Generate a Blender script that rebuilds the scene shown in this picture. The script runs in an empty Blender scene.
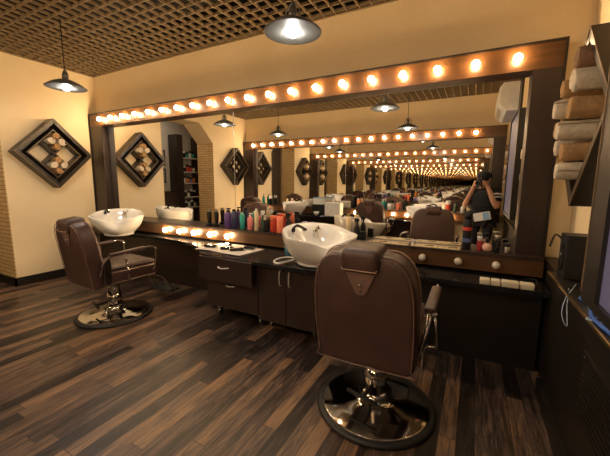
import bpy, bmesh, math, random
from mathutils import Vector, Matrix, Euler
random.seed(7)
PI = math.pi
scene = bpy.context.scene
COL = scene.collection

# ------------------------------------------------------------------ materials
def newmat(name):
    m = bpy.data.materials.new(name); m.use_nodes = True
    nt = m.node_tree; b = nt.nodes['Principled BSDF']
    return m, nt, b
def N(nt, t, **kw):
    n = nt.nodes.new(t)
    for k, v in kw.items():
        if hasattr(n, k): setattr(n, k, v)
        else: n.inputs[k].default_value = v
    return n
def mat(name, col, rough=.5, metal=0, var=.08, scale=12, bump=0, bscale=60, spec=None, coat=0):
    m, nt, b = newmat(name); L = nt.links
    tc = N(nt, 'ShaderNodeTexCoord')
    no = N(nt, 'ShaderNodeTexNoise', Scale=scale, Detail=4.0)
    L.new(tc.outputs['Object'], no.inputs['Vector'])
    r = N(nt, 'ShaderNodeValToRGB')
    c = list(col)
    r.color_ramp.elements[0].position = .3; r.color_ramp.elements[1].position = .7
    r.color_ramp.elements[0].color = [x*(1-var) for x in c]+[1]
    r.color_ramp.elements[1].color = [min(1, x*(1+var)) for x in c]+[1]
    L.new(no.outputs['Fac'], r.inputs['Fac']); L.new(r.outputs['Color'], b.inputs['Base Color'])
    b.inputs['Roughness'].default_value = rough; b.inputs['Metallic'].default_value = metal
    if spec is not None: b.inputs['Specular IOR Level'].default_value = spec
    if coat: b.inputs['Coat Weight'].default_value = coat; b.inputs['Coat Roughness'].default_value = .1
    if bump:
        n2 = N(nt, 'ShaderNodeTexNoise', Scale=bscale, Detail=3.0); L.new(tc.outputs['Object'], n2.inputs['Vector'])
        bp = N(nt, 'ShaderNodeBump', Strength=bump, Distance=.01); L.new(n2.outputs['Fac'], bp.inputs['Height'])
        L.new(bp.outputs['Normal'], b.inputs['Normal'])
    return m
def emat(name, col, s):
    m, nt, b = newmat(name)
    b.inputs['Base Color'].default_value = (.8, .8, .8, 1)
    b.inputs['Emission Color'].default_value = (*col, 1); b.inputs['Emission Strength'].default_value = s
    return m

M = {}
M['plaster'] = None
def plaster():
    m, nt, b = newmat('cream_plaster'); L = nt.links
    tc = N(nt, 'ShaderNodeTexCoord')
    n1 = N(nt, 'ShaderNodeTexNoise', Scale=1.6, Detail=6.0, Roughness=.6)
    n2 = N(nt, 'ShaderNodeTexNoise', Scale=22.0, Detail=4.0)
    for n in (n1, n2): L.new(tc.outputs['Object'], n.inputs['Vector'])
    r = N(nt, 'ShaderNodeValToRGB')
    r.color_ramp.elements[0].position = .3; r.color_ramp.elements[0].color = (.79, .63, .39, 1)
    r.color_ramp.elements[1].position = .7; r.color_ramp.elements[1].color = (.86, .71, .47, 1)
    L.new(n1.outputs['Fac'], r.inputs['Fac']); L.new(r.outputs['Color'], b.inputs['Base Color'])
    b.inputs['Roughness'].default_value = .75
    bp = N(nt, 'ShaderNodeBump', Strength=.25, Distance=.01); L.new(n2.outputs['Fac'], bp.inputs['Height'])
    L.new(bp.outputs['Normal'], b.inputs['Normal'])
    return m
M['plaster'] = plaster()
def brick():
    m, nt, b = newmat('cream_brick'); L = nt.links
    tc = N(nt, 'ShaderNodeTexCoord'); sp = N(nt, 'ShaderNodeSeparateXYZ'); cb = N(nt, 'ShaderNodeCombineXYZ')
    L.new(tc.outputs['Object'], sp.inputs[0]); ad = N(nt, 'ShaderNodeMath', operation='ADD')
    L.new(sp.outputs[0], ad.inputs[0]); L.new(sp.outputs[1], ad.inputs[1])
    L.new(ad.outputs[0], cb.inputs[0]); L.new(sp.outputs[2], cb.inputs[1])
    br = N(nt, 'ShaderNodeTexBrick', Scale=1.0)
    br.inputs['Brick Width'].default_value = .22; br.inputs['Row Height'].default_value = .05
    br.inputs['Mortar Size'].default_value = .005
    br.inputs['Color1'].default_value = (.62, .42, .19, 1); br.inputs['Color2'].default_value = (.70, .50, .25, 1)
    br.inputs['Mortar'].default_value = (.33, .21, .09, 1)
    L.new(cb.outputs[0], br.inputs['Vector']); L.new(br.outputs['Color'], b.inputs['Base Color'])
    bp = N(nt, 'ShaderNodeBump', Strength=.6, Distance=.01, invert=True); L.new(br.outputs['Fac'], bp.inputs['Height'])
    L.new(bp.outputs['Normal'], b.inputs['Normal']); b.inputs['Roughness'].default_value = .8
    return m
M['brick'] = brick()
def floormat():
    m, nt, b = newmat('plank_floor'); L = nt.links
    tc = N(nt, 'ShaderNodeTexCoord'); sp = N(nt, 'ShaderNodeSeparateXYZ'); L.new(tc.outputs['Object'], sp.inputs[0])
    def math_(op, a, bb=None):
        n = N(nt, 'ShaderNodeMath', operation=op)
        for i, v in enumerate((a, bb)):
            if v is None: continue
            if isinstance(v, (int, float)): n.inputs[i].default_value = v
            else: L.new(v, n.inputs[i])
        return n.outputs[0]
    xs = math_('DIVIDE', sp.outputs[0], .085)
    ix = math_('FLOOR', xs)
    w1 = N(nt, 'ShaderNodeTexWhiteNoise', noise_dimensions='1D'); L.new(ix, w1.inputs['W'])
    ys = math_('ADD', math_('DIVIDE', sp.outputs[1], .9), math_('MULTIPLY', w1.outputs['Value'], 7.0))
    iy = math_('FLOOR', ys)
    w2 = N(nt, 'ShaderNodeTexWhiteNoise', noise_dimensions='2D')
    c2 = N(nt, 'ShaderNodeCombineXYZ'); L.new(ix, c2.inputs[0]); L.new(iy, c2.inputs[1]); L.new(c2.outputs[0], w2.inputs['Vector'])
    # grain, stretched along y, shifted for each plank
    c3 = N(nt, 'ShaderNodeCombineXYZ')
    L.new(math_('ADD', math_('MULTIPLY', sp.outputs[0], 26.0), math_('MULTIPLY', w2.outputs['Value'], 60.0)), c3.inputs[0])
    L.new(math_('MULTIPLY', sp.outputs[1], 3.0), c3.inputs[1]); L.new(math_('MULTIPLY', w2.outputs['Value'], 30.0), c3.inputs[2])
    g = N(nt, 'ShaderNodeTexNoise', Scale=1.3, Detail=7.0, Roughness=.65, Distortion=.8); L.new(c3.outputs[0], g.inputs['Vector'])
    c4 = N(nt, 'ShaderNodeCombineXYZ')
    L.new(math_('ADD', math_('MULTIPLY', sp.outputs[0], 150.0), math_('MULTIPLY', w2.outputs['Value'], 90.0)), c4.inputs[0])
    L.new(math_('MULTIPLY', sp.outputs[1], 5.0), c4.inputs[1]); L.new(w2.outputs['Value'], c4.inputs[2])
    g2 = N(nt, 'ShaderNodeTexNoise', Scale=1.0, Detail=4.0, Roughness=.7); L.new(c4.outputs[0], g2.inputs['Vector'])
    fac = math_('ADD', math_('ADD', math_('MULTIPLY', w2.outputs['Value'], .34), math_('MULTIPLY', g.outputs['Fac'], .75)), math_('MULTIPLY', g2.outputs['Fac'], .52))
    fac = math_('ADD', math_('MULTIPLY', math_('SUBTRACT', fac, .80), 1.35), .49)
    r = N(nt, 'ShaderNodeValToRGB'); cr = r.color_ramp
    cr.elements[0].position = .26; cr.elements[0].color = (.012, .008, .007, 1)
    cr.elements[1].position = .84; cr.elements[1].color = (.30, .165, .085, 1)
    for p, c in ((.40, (.036, .024, .020, 1)), (.50, (.078, .050, .040, 1)), (.58, (.115, .074, .055, 1)), (.70, (.20, .12, .070, 1))):
        e = cr.elements.new(p); e.color = c
    L.new(fac, r.inputs['Fac'])
    # dark gaps
    fx = math_('FRACT', xs); fy = math_('FRACT', ys)
    gx = math_('LESS_THAN', fx, .035); gy = math_('LESS_THAN', fy, .004)
    gap = math_('MAXIMUM', gx, gy)
    mx = N(nt, 'ShaderNodeMixRGB'); mx.inputs[2].default_value = (.015, .009, .007, 1)
    L.new(math_('MULTIPLY', gap, .9), mx.inputs[0]); L.new(r.outputs['Color'], mx.inputs[1]); L.new(mx.outputs[0], b.inputs['Base Color'])
    rr = N(nt, 'ShaderNodeMapRange'); rr.inputs['To Min'].default_value = .28; rr.inputs['To Max'].default_value = .5
    L.new(g.outputs['Fac'], rr.inputs['Value']); L.new(rr.outputs[0], b.inputs['Roughness'])
    bp = N(nt, 'ShaderNodeBump', Strength=.15, Distance=.005); L.new(fac, bp.inputs['Height']); L.new(bp.outputs['Normal'], b.inputs['Normal'])
    return m
M['floor'] = floormat()
def woodmat(name, c1, c2, rough=.35, axis=0):
    m, nt, b = newmat(name); L = nt.links
    tc = N(nt, 'ShaderNodeTexCoord'); mp = N(nt, 'ShaderNodeMapping')
    s = [14, 14, 14]; s[axis] = 1.2; mp.inputs['Scale'].default_value = s
    n = N(nt, 'ShaderNodeTexNoise', Scale=1.6, Detail=6.0, Distortion=.6)
    L.new(tc.outputs['Object'], mp.inputs[0]); L.new(mp.outputs[0], n.inputs['Vector'])
    r = N(nt, 'ShaderNodeValToRGB'); r.color_ramp.elements[0].position = .3; r.color_ramp.elements[1].position = .7
    r.color_ramp.elements[0].color = (*c1, 1); r.color_ramp.elements[1].color = (*c2, 1)
    L.new(n.outputs['Fac'], r.inputs['Fac']); L.new(r.outputs['Color'], b.inputs['Base Color'])
    b.inputs['Roughness'].default_value = rough
    return m
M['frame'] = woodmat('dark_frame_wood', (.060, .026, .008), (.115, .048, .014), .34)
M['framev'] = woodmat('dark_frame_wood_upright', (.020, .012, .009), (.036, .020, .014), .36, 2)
M['cabinet'] = woodmat('espresso_laminate', (.024, .014, .011), (.036, .021, .016), .32)
M['shelfwood'] = woodmat('black_brown_shelf', (.012, .008, .006), (.022, .014, .010), .35, 1)
M['shelfedge'] = mat('shelf_edge', (.16, .10, .055), .45)
M['darkcab'] = woodmat('near_black_laminate', (.008, .006, .005), (.013, .009, .007), .42)
M['top'] = mat('black_countertop', (.012, .012, .013), .12, var=.3, scale=40)
M['base'] = mat('black_baseboard', (.012, .010, .009), .4)
M['mirror'] = None
m, nt, b = newmat('mirror_glass'); b.inputs['Base Color'].default_value = (.90, .89, .86, 1); b.inputs['Metallic'].default_value = 1; b.inputs['Roughness'].default_value = 0.0
M['mirror'] = m
M['chrome'] = mat('chrome', (.62, .60, .58), .08, 1, var=.02)
M['steel'] = mat('brushed_steel', (.5, .48, .46), .3, 1, var=.05)
M['leather'] = mat('brown_leather', (.058, .029, .024), .33, var=.18, scale=9, bump=.25, bscale=160)
M['piping'] = mat('tan_piping', (.34, .22, .15), .5)
M['leather_tan'] = mat('light_brown_leather', (.17, .10, .08), .3, var=.15)
M['rubber'] = mat('black_rubber', (.012, .012, .012), .5)
M['ceramic'] = mat('white_ceramic', (.78, .76, .72), .12, var=.02, coat=.5)
M['black'] = mat('black_plastic', (.009, .009, .010), .5, spec=.3)
M['blackgloss'] = mat('glossy_black_plastic', (.01, .01, .011), .15)
M['grid'] = mat('bronze_grid', (.25, .18, .10), .5)
M['void'] = mat('dark_void', (.012, .010, .008), .9)
M['shade'] = mat('grey_metal_shade', (.13, .13, .13), .35, .4)
M['shadein'] = mat('pale_shade_inside', (.10, .10, .095), .5)
M['towelw'] = mat('cream_towel', (.70, .60, .46), .95, var=.12, scale=50, bump=1.0, bscale=220)
M['towelt'] = mat('tan_towel', (.46, .27, .12), .95, var=.18, scale=50, bump=1.0, bscale=220)
M['towelb'] = mat('brown_towel', (.27, .15, .085), .95, var=.18, scale=50, bump=1.0, bscale=220)
M['bulb'] = emat('warm_bulb', (1.0, .68, .36), 75)
M['bulboff'] = mat('unlit_frosted_bulb', (.55, .50, .43), .3)
M['lamp'] = emat('cool_white_bulb', (1.0, .94, .84), 300)
M['socket'] = mat('brass_socket', (.45, .27, .10), .3, .8)
M['cream'] = mat('cream_plastic', (.66, .58, .42), .4)
M['white'] = mat('white_plastic', (.72, .70, .66), .4)
M['paper'] = mat('cream_paper', (.60, .47, .27), .7, var=.3, scale=30)
M['cloth'] = mat('pale_cloth', (.66, .60, .55), .9, var=.1, bump=.5)
M['blind'] = emat('grey_violet_glow_blind', (.62,.55,1.0), .032)  # faint emission on the blind itself stands in for daylight behind it
M['blind'].node_tree.nodes['Principled BSDF'].inputs['Base Color'].default_value = (.06,.055,.075,1)
M['skin'] = mat('skin', (.50, .25, .15), .5, var=.06)
M['shirt'] = mat('black_cotton', (.009, .009, .011), .85)
M['trouser'] = mat('dark_trousers', (.02, .02, .025), .9)
M['hair'] = mat('dark_hair', (.015, .010, .008), .7)
M['blue'] = mat('light_blue_plastic', (.20, .38, .62), .35)
M['rwall'] = mat('pale_grey_wall', (.42, .38, .33), .8)
M['cordblue'] = mat('blue_cable', (.03, .12, .50), .4)
M['cordpale'] = mat('pale_blue_cable', (.35, .45, .62), .4)
M['pull'] = mat('satin_metal_pull', (.75, .73, .70), .35, .5, var=.02)
M['gold'] = mat('brass_strip', (.55, .38, .18), .25, .9)
M['glass'] = mat('pale_glass', (.35, .40, .40), .1)
_cm = {}
def cmat(name, col, rough=.3):
    if name not in _cm: _cm[name] = mat(name, col, rough, var=.05)
    return _cm[name]

# ------------------------------------------------------------------ mesh building
class MB:
    def __init__(s): s.bm = bmesh.new(); s.mi = 0
    def _fin(s, faces, smooth=False):
        for f in faces: f.material_index = s.mi; f.smooth = smooth
    def box(s, x0, x1, y0, y1, z0, z1, mtx=None):
        P = [(x0,y0,z0),(x1,y0,z0),(x1,y1,z0),(x0,y1,z0),(x0,y0,z1),(x1,y0,z1),(x1,y1,z1),(x0,y1,z1)]
        v = [s.bm.verts.new(mtx @ Vector(p) if mtx else p) for p in P]
        F = [s.bm.faces.new([v[i] for i in f]) for f in ((0,3,2,1),(4,5,6,7),(0,1,5,4),(1,2,6,5),(2,3,7,6),(3,0,4,7))]
        s._fin(F); return s
    def prism(s, pts, axis, a, b_, smooth=False, mtx=None):
        # pts in the plane perpendicular to axis ('x': (y,z), 'y': (x,z), 'z': (x,y))
        def P(p, t):
            q = {'x': (t, p[0], p[1]), 'y': (p[0], t, p[1]), 'z': (p[0], p[1], t)}[axis]
            return mtx @ Vector(q) if mtx else q
        va = [s.bm.verts.new(P(p, a)) for p in pts]; vb = [s.bm.verts.new(P(p, b_)) for p in pts]
        F = [s.bm.faces.new(va), s.bm.faces.new(list(reversed(vb)))]
        s._fin(F); n = len(pts)
        G = [s.bm.faces.new((va[i], vb[i], vb[(i+1) % n], va[(i+1) % n])) for i in range(n)]
        s._fin(G, smooth); return s
    def lathe(s, prof, c=(0,0,0), n=24, mtx=None, smooth=True, mis=None):
        # prof: list of (r, z)
        T = Matrix.Translation(c)
        if mtx: T = T @ mtx
        rings = []
        for r, z in prof:
            if r < 1e-5: rings.append([s.bm.verts.new(T @ Vector((0,0,z)))])
            else: rings.append([s.bm.verts.new(T @ Vector((r*math.cos(2*PI*i/n), r*math.sin(2*PI*i/n), z))) for i in range(n)])
        for k in range(len(rings)-1):
            A, B = rings[k], rings[k+1]; F = []
            for i in range(n):
                j = (i+1) % n
                if len(A) == 1 and len(B) == 1: continue
                if len(A) == 1: F.append(s.bm.faces.new((A[0], B[j], B[i])))
                elif len(B) == 1: F.append(s.bm.faces.new((A[i], A[j], B[0])))
                else: F.append(s.bm.faces.new((A[i], A[j], B[j], B[i])))
            if mis: s.mi = mis[k]
            s._fin(F, smooth)
        if len(rings[0]) > 1: s._fin([s.bm.faces.new(list(reversed(rings[0])))])
        if len(rings[-1]) > 1: s._fin([s.bm.faces.new(rings[-1])])
        return s
    def tube(s, pts, r, n=8, close=False, radii=None):
        pts = [Vector(p) for p in pts]; rings = []
        up = Vector((0,0,1)); prev = None
        for i, p in enumerate(pts):
            if close: d = pts[(i+1) % len(pts)] - pts[i-1]
            else: d = pts[min(i+1, len(pts)-1)] - pts[max(i-1, 0)]
            d.normalize()
            if prev is None: a = d.cross(up if abs(d.z) < .9 else Vector((1,0,0))).normalized()
            else: a = (prev - d*prev.dot(d)).normalized()
            prev = a; b_ = d.cross(a); rr = radii[i] if radii else r
            rings.append([s.bm.verts.new(p + a*rr*math.cos(2*PI*k/n) + b_*rr*math.sin(2*PI*k/n)) for k in range(n)])
        m_ = len(rings); F = []
        for i in range(m_ if close else m_-1):
            A, B = rings[i], rings[(i+1) % m_]
            for k in range(n): F.append(s.bm.faces.new((A[k], A[(k+1) % n], B[(k+1) % n], B[k])))
        s._fin(F, True)
        if not close: s._fin([s.bm.faces.new(list(reversed(rings[0]))), s.bm.faces.new(rings[-1])])
        return s
    def ball(s, c, r, sc=(1,1,1), n=14, mtx=None):
        T = Matrix.Translation(c) @ (mtx or Matrix()) @ Matrix.Diagonal((*sc, 1)); k = n//2
        prof = [(r*math.sin(PI*i/k), -r*math.cos(PI*i/k)) for i in range(k+1)]
        prof[0] = (0, -r); prof[-1] = (0, r)
        rings = []
        return s.lathe(prof, (0,0,0), n, T)
    def build(s, name, mats, parent=None, bevel=0, seg=2, sub=0, loc=None):
        bmesh.ops.recalc_face_normals(s.bm, faces=s.bm.faces)
        me = bpy.data.meshes.new(name); s.bm.to_mesh(me); s.bm.free()
        if not isinstance(mats, (list, tuple)): mats = [mats]
        for m_ in mats: me.materials.append(m_)
        o = bpy.data.objects.new(name, me); COL.objects.link(o)
        if parent: o.parent = parent
        if loc: o.location = loc
        if bevel:
            md = o.modifiers.new('bevel', 'BEVEL'); md.width = bevel; md.segments = seg; md.limit_method = 'ANGLE'
            md.harden_normals = False
            for p in me.polygons: p.use_smooth = seg > 2
            if seg > 2:
                pass
        if sub:
            md = o.modifiers.new('subdivision', 'SUBSURF'); md.levels = sub; md.render_levels = sub
            for p in me.polygons: p.use_smooth = True
        return o
def tag(o, label, cat, group=None):
    o['label'] = label; o['category'] = cat
    if group: o['group'] = group
    return o
def thing(name, label, cat, loc=(0,0,0), rz=0, group=None):
    o = bpy.data.objects.new(name, None); COL.objects.link(o)
    o.empty_display_size = .1
    o.location = loc; o.rotation_euler = (0,0,rz)
    return tag(o, label, cat, group)
def struct(name, mb, mats, **kw):
    o = mb.build(name, mats, **kw); o['kind'] = 'structure'; return o
def dup(root, loc=None, rz=None, label=None, group=None):
    r = root.copy(); COL.objects.link(r)
    if loc is not None: r.location = loc
    if rz is not None: r.rotation_euler = (0,0,rz)
    if label: r['label'] = label
    if group: r['group'] = group
    for ch in list(root.children):
        c = ch.copy(); COL.objects.link(c); c.parent = r
        for g in list(ch.children):
            d = g.copy(); COL.objects.link(d); d.parent = c
    return r
def arc(cx, cy, r, a0, a1, n=6):
    return [(cx + r*math.cos(a0+(a1-a0)*i/n), cy + r*math.sin(a0+(a1-a0)*i/n)) for i in range(n+1)]
def smooth_path(P, k=5):
    P = [Vector(p) for p in P]; out = []
    for i in range(len(P)-1):
        p0 = P[max(i-1,0)]; p1 = P[i]; p2 = P[i+1]; p3 = P[min(i+2,len(P)-1)]
        for j in range(k):
            t = j/k
            out.append(.5*((2*p1)+(p2-p0)*t+(2*p0-5*p1+4*p2-p3)*t*t+(3*p1-p0-3*p2+p3)*t**3))
    out.append(P[-1]); return out

# ------------------------------------------------------------------ dimensions
YM, YW = 2.85, 2.87        # front mirror surface, front wall
YO, YOW = -.63, -.65       # opposite mirror surface, wall behind the camera
XL, XR = -4.98, .61
ZC = 2.785; CT = .64       # ceiling grid, countertop
H = 1.3055

# ------------------------------------------------------------------ room shell
b = MB(); b.box(-6.3, .8, YOW-.1, YW+.1, -.06, 0); struct('floor', b, M['floor'])
b = MB(); b.box(-6.3, .8, YW, YW+.1, 0, 3.2); struct('wall_front', b, M['plaster'])
b = MB(); b.box(-6.3, .8, YOW-.1, YOW, 0, 3.2); struct('wall_back', b, M['plaster'])
b = MB(); b.box(XR, XR+.12, YOW, YW, 0, 3.2)
b.box(.38, XR, .30, 1.44, 2.12, ZC-.3)                     # boxed-in head over the blinds
struct('wall_right', b, M['plaster'])
b = MB()
b.box(-5.43, XL, 1.745, YW, 0, 3.2); b.box(-5.43, XL, YOW, .47, 0, 3.2)
b.box(-5.43, XL, .47, 1.745, 2.48, 3.2)
b.prism([(.47,2.48),(.47,2.12),(.83,2.48)], 'x', -5.43, XL)
struct('wall_left', b, M['plaster'])
b = MB(); b.box(-5.43, XL+.001, 1.735, 1.744, 0, 2.48); struct('trim_1', b, M['brick'])
b = MB(); b.box(-5.43, XL+.001, .471, .48, 0, 2.12); struct('trim_2', b, M['brick'])
b = MB(); b.box(-6.3, -6.2, YOW, YW, 0, 3.2); struct('wall_far_left', b, M['rwall'])
b = MB(); b.box(XL, XL+.02, 1.715, YW, 0, .105); b.box(-5.43, XL+.02, 1.715, 1.735, 0, .105); struct('baseboard_left', b, M['base'])
b = MB(); b.box(XL, XL+.02, YOW, .50, 0, .105); b.box(-5.43, XL+.02, .48, .50, 0, .105); struct('baseboard_left_rear', b, M['base'])
# ceiling: open-cell grid below a dark void
b = MB()
sp = .11; x = XL+.03
while x < XR:
    b.box(x-.003, x+.003, YOW, YW, ZC, ZC+.026); x += sp
y = YOW+.05
while y < YW:
    b.box(-5.0, XR, y-.003, y+.003, ZC, ZC+.026); y += sp
b.box(-4.98,-4.955,YOW,YW,ZC-.002,ZC+.03); b.box(XR-.025,XR,YOW,YW,ZC-.002,ZC+.03); b.box(-4.98,XR,YW-.02,YW,ZC-.002,ZC+.03); b.box(-4.98,XR,YOW,YOW+.02,ZC-.002,ZC+.03)
struct('ceiling', b, M['grid'])
b = MB(); b.box(-6.3, .8, YOW-.1, YW+.1, 3.2, 3.26)
b.box(-4.979, XR-.001, YOW+.001, YOW+.012, ZC+.05, 3.19); b.box(-4.979, XR-.001, YW-.012, YW-.001, ZC+.05, 3.19)
b.box(-4.979, -4.967, YOW, YW, ZC+.05, 3.19); b.box(XR-.012, XR-.001, YOW, YW, ZC+.05, 3.19)
struct('ceiling_void', b, M['void'])
b = MB(); b.box(-6.2, -5.43, YOW, YW, 2.75, 2.8); struct('ceiling_recess', b, M['rwall'])

# ------------------------------------------------------------------ mirrors with lit frames
def bulb_proto(unlit=False):
    pass
BULB = MB(); BULB.ball((0,0,0), .031); 
def mesh_only(mb, name, mats):
    o = mb.build(name, mats); me = o.data; bpy.data.objects.remove(o); return me
def make_mirror(yw, s, xr, lower, label):
    # yw = mirror surface, s = -1 when the frame stands towards smaller y
    root = thing('wall_mirror', label, 'mirror', ((-4.9+xr)/2, yw, .62))
    ox, oy, oz = root.location
    def part(name, mb, m_, **kw):
        bmesh.ops.translate(mb.bm, vec=(-ox,-oy,-oz), verts=mb.bm.verts)
        return mb.build(name, m_, root, **kw)
    def Y(d): return yw + s*d
    def bx(mb, x0, x1, d0, d1, z0, z1): return mb.box(x0, x1, min(Y(d0),Y(d1)), max(Y(d0),Y(d1)), z0, z1)
    part('mirror_pane', bx(MB(), -4.68, -2.404, 0, -.018, .78, 2.09), M['mirror'])
    part('mirror_pane', bx(MB(), -2.400, xr-.15, 0, -.018, .78, 2.09), M['mirror'])
    part('mirror_joint', bx(MB(), -2.4045, -2.3995, .002, -.018, .79, 2.08), M['steel'])
    xo = -4.965; D_ = .09
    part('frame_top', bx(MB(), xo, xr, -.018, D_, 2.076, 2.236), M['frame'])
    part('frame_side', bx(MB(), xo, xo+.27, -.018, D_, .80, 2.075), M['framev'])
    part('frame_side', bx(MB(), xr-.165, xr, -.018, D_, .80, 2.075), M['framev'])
    cor = MB(); bx(cor, xo-.012, xr+.012, -.018, D_+.014, 2.2365, 2.25); bx(cor, xr+.0005, xr+.012, -.018, D_+.014, .66, 2.236)
    bx(cor, xo-.012, xo-.0005, -.018, D_+.014, .66, 2.236)
    part('frame_lip', cor, M['shelfwood'])
    led = MB(); bx(led, xo, xr, -.018, .17, .66, .775)
    part('ledge_front', led, M['frame'])
    tp = MB(); bx(tp, xo, xr, -.018, .18, .776, .799)
    part('ledge_top', tp, M['cabinet'])
    # bulbs: a socket cup with a round bulb in it
    cup = mesh_only(MB().lathe([(.024,0),(.026,.004),(.022,.012),(.016,.016)], n=16), 'bulb_socket', M['socket'])
    lit = mesh_only(MB().ball((0,0,.033), .027, n=16), 'light_bulb', M['bulb'])
    off = mesh_only(MB().ball((0,0,.032), .028, n=16), 'light_bulb', M['bulboff'])
    def place(x, d, z, on):
        c = bpy.data.objects.new('bulb_socket', cup); COL.objects.link(c); c.parent = root
        c.location = (x-ox, Y(d)-oy, z-oz); c.rotation_euler = (PI/2 if s < 0 else -PI/2, 0, 0)
        g = bpy.data.objects.new('light_bulb', lit if on else off); COL.objects.link(g); g.parent = c
    k = 0; x = .191
    while x > -4.80:
        if x < xr-.2: place(x, D_, 2.157, True)
        x -= .2559
    for x, on in lower: place(x, .17, .72, on)
    return root
low_front = [(-3.35,1),(-3.10,1),(-2.86,1),(-2.61,1),(-2.36,1),(-.605,0),(-.338,0),(-.08,0),(.17,0)]
make_mirror(YM, -1, .453, low_front, 'long dark-framed wall mirror with a row of bulbs above the counter')
low_opp = [(-4.5,1),(-4.25,1),(-3.6,1),(-2.1,1),(-1.85,1),(-1.6,1),(-1.35,1),(-1.1,1),(-.6,1),(-.35,1)]
make_mirror(YO, 1, .37, low_opp, 'facing bulb-framed mirror seen reflected, behind the photographer')

# ------------------------------------------------------------------ counters
def countertop(name, pts, z0, z1, label):
    b = MB(); b.prism(pts, 'z', z0, z1, smooth=False); o = b.build(name, M['top'], bevel=.006)
    return tag(o, label, 'countertop')
fp = [(-4.975,2.36),(-4.6,2.33),(-4.3,2.36),(-4.1,2.44),(-3.9,2.51),(-3.6,2.54),(-3.3,2.53),(-2.9,2.50),(-2.65,2.44),(-2.45,2.33),(-2.32,2.20),(-2.18,2.14),(-1.9,2.13),(-1.5,2.13),(-1.1,2.13),(-.95,2.18),(-.82,2.28),(-.66,2.36),(-.4,2.38),(0,2.38),(.43,2.38),(.453,2.385)]
fs = [(p.x, p.y) for p in smooth_path([(x,y,0) for x,y in fp], 4)]
countertop('countertop', fs+[(.453,2.868),(-4.975,2.868)], CT-.03, CT, 'black curved countertop running along the wall under the large mirror')
# panel under the left run
b = MB(); b.box(-4.955, -2.235, 2.765, 2.785, .0, CT-.031); b.build('counter_panel', M['cabinet']); o = bpy.data.objects['counter_panel']
tag(o, 'dark panel closing the wall under the left half of the counter', 'panel')
b = MB(); b.box(-1.055, .454, 2.60, 2.62, .0, CT-.031); o = b.build('counter_panel', M['darkcab'])
tag(o, 'dark panel under the right half of the counter, behind the near chair', 'panel')
# cabinets
def handle(parent, x, y, z, horizontal=True, w=.11):
    b = MB()
    if horizontal: P = [(x-w/2, y, z), (x-w/2+.01, y-.025, z+.004), (x, y-.032, z-.002), (x+w/2-.01, y-.025, z+.004), (x+w/2, y, z)]
    else: P = [(x, y, z-w/2), (x, y-.025, z-w/2+.01), (x, y-.032, z), (x, y-.025, z+w/2-.01), (x, y, z+w/2)]
    b.tube(smooth_path(P, 3), .005); return b.build('handle', M['pull'], parent)
def caster(parent, x, y):
    b = MB(); b.box(x-.022, x+.022, y-.022, y+.022, .06, .13); b.lathe([(.03,-.012),(.03,.012)], (x,y,.03), 14, Matrix.Rotation(PI/2,4,'Y'))
    b.build('caster', M['steel'], parent)
c = thing('drawer_cabinet', 'dark two-drawer cabinet with its top drawer pulled out', 'cabinet', (-1.925, 2.45, 0))
b = MB(); b.box(-.305,.305,-.235,.25,.13,CT-.032); b.build('body', M['cabinet'], c)
b = MB(); b.box(-.303,.303,-.345,-.327,.42,.632); b.box(-.28,.28,-.326,-.236,.42,.58); d = b.build('drawer', M['cabinet'], c, bevel=.002); handle(d, 0, -.345, .555)
b = MB(); b.box(-.303,-.002+.305,-.255,-.2351,.135,.395); d = b.build('drawer', M['cabinet'], c, bevel=.002); handle(d, 0, -.255, .365)
for x in (-.25,.25):
    for y in (-.13,.19): caster(c, x, y)
c = thing('basin_cabinet', 'dark two-door cabinet under the nearer white basin', 'cabinet', (-1.337, 2.45, 0))
b = MB(); b.box(-.278,.278,-.235,.25,.10,CT-.032); b.build('body', M['cabinet'], c)
b = MB(); b.box(-.276,-.002,-.255,-.2351,.105,.600); d = b.build('door', M['cabinet'], c, bevel=.002); handle(d, -.045,-.255,.52,False,.14)
b = MB(); b.box(.002,.276,-.255,-.2351,.105,.600); d = b.build('door', M['cabinet'], c, bevel=.002); handle(d, .045,-.255,.52,False,.14)
for x in (-.22,.22):
    for y in (-.13,.19): caster(c, x, y)

# opposite side
op = [(-4.975,-.37),(-4.2,-.37),(-3.85,-.35),(-3.6,-.16),(-3.34,-.11),(-3.05,-.16),(-2.5,-.20),(-2.25,-.24),(-2.0,-.35),(-1.25,-.36),(-1.03,-.20),(-.76,-.13),(-.5,-.18),(-.32,-.30)]
os_ = [(p.x,p.y) for p in smooth_path([(x,y,0) for x,y in op], 4)]
countertop('countertop', [(-4.975,-.648)]+os_+[(-.30,-.648)], CT-.03, CT, 'black countertop of the opposite row, seen in the mirror')
b = MB(); b.box(-4.955,-.33,-.62,-.60,0,CT-.031); tag(b.build('counter_panel', M['cabinet']), 'dark panel under the opposite counter, seen in the mirror', 'panel')

# right wall ledge (boxed radiator)
c = thing('radiator_cover', 'long black cover with vent slots along the right wall', 'cabinet', (.52, 1.1, 0))
def loc_(mb): bmesh.ops.translate(mb.bm, vec=(-.52,-1.1,0), verts=mb.bm.verts); return mb
b = MB(); b.box(.455,.609,-.60,2.37,0,.755); b.box(.470,.609,2.3701,2.866,0,.755); loc_(b).build('body', M['darkcab'], c)
b = MB(); b.box(.432,.609,-.62,2.376,.757,.78); b.box(.470,.609,2.3761,2.866,.757,.78); loc_(b).build('cover_top', M['darkcab'], c, bevel=.003)
b = MB(); b.box(.425,.4315,-.62,2.376,.768,.781); loc_(b).build('edge_strip', M['gold'], c)
b = MB(); b.box(.445,.454,.95,1.68,.32,.68)
loc_(b).build('vent_panel', M['darkcab'], c)
b = MB()
for k in range(12): b.box(.436,.4449,.98,1.62,.36+k*.024,.370+k*.024)
loc_(b).build('vent_slats', M['darkcab'], c)
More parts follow.
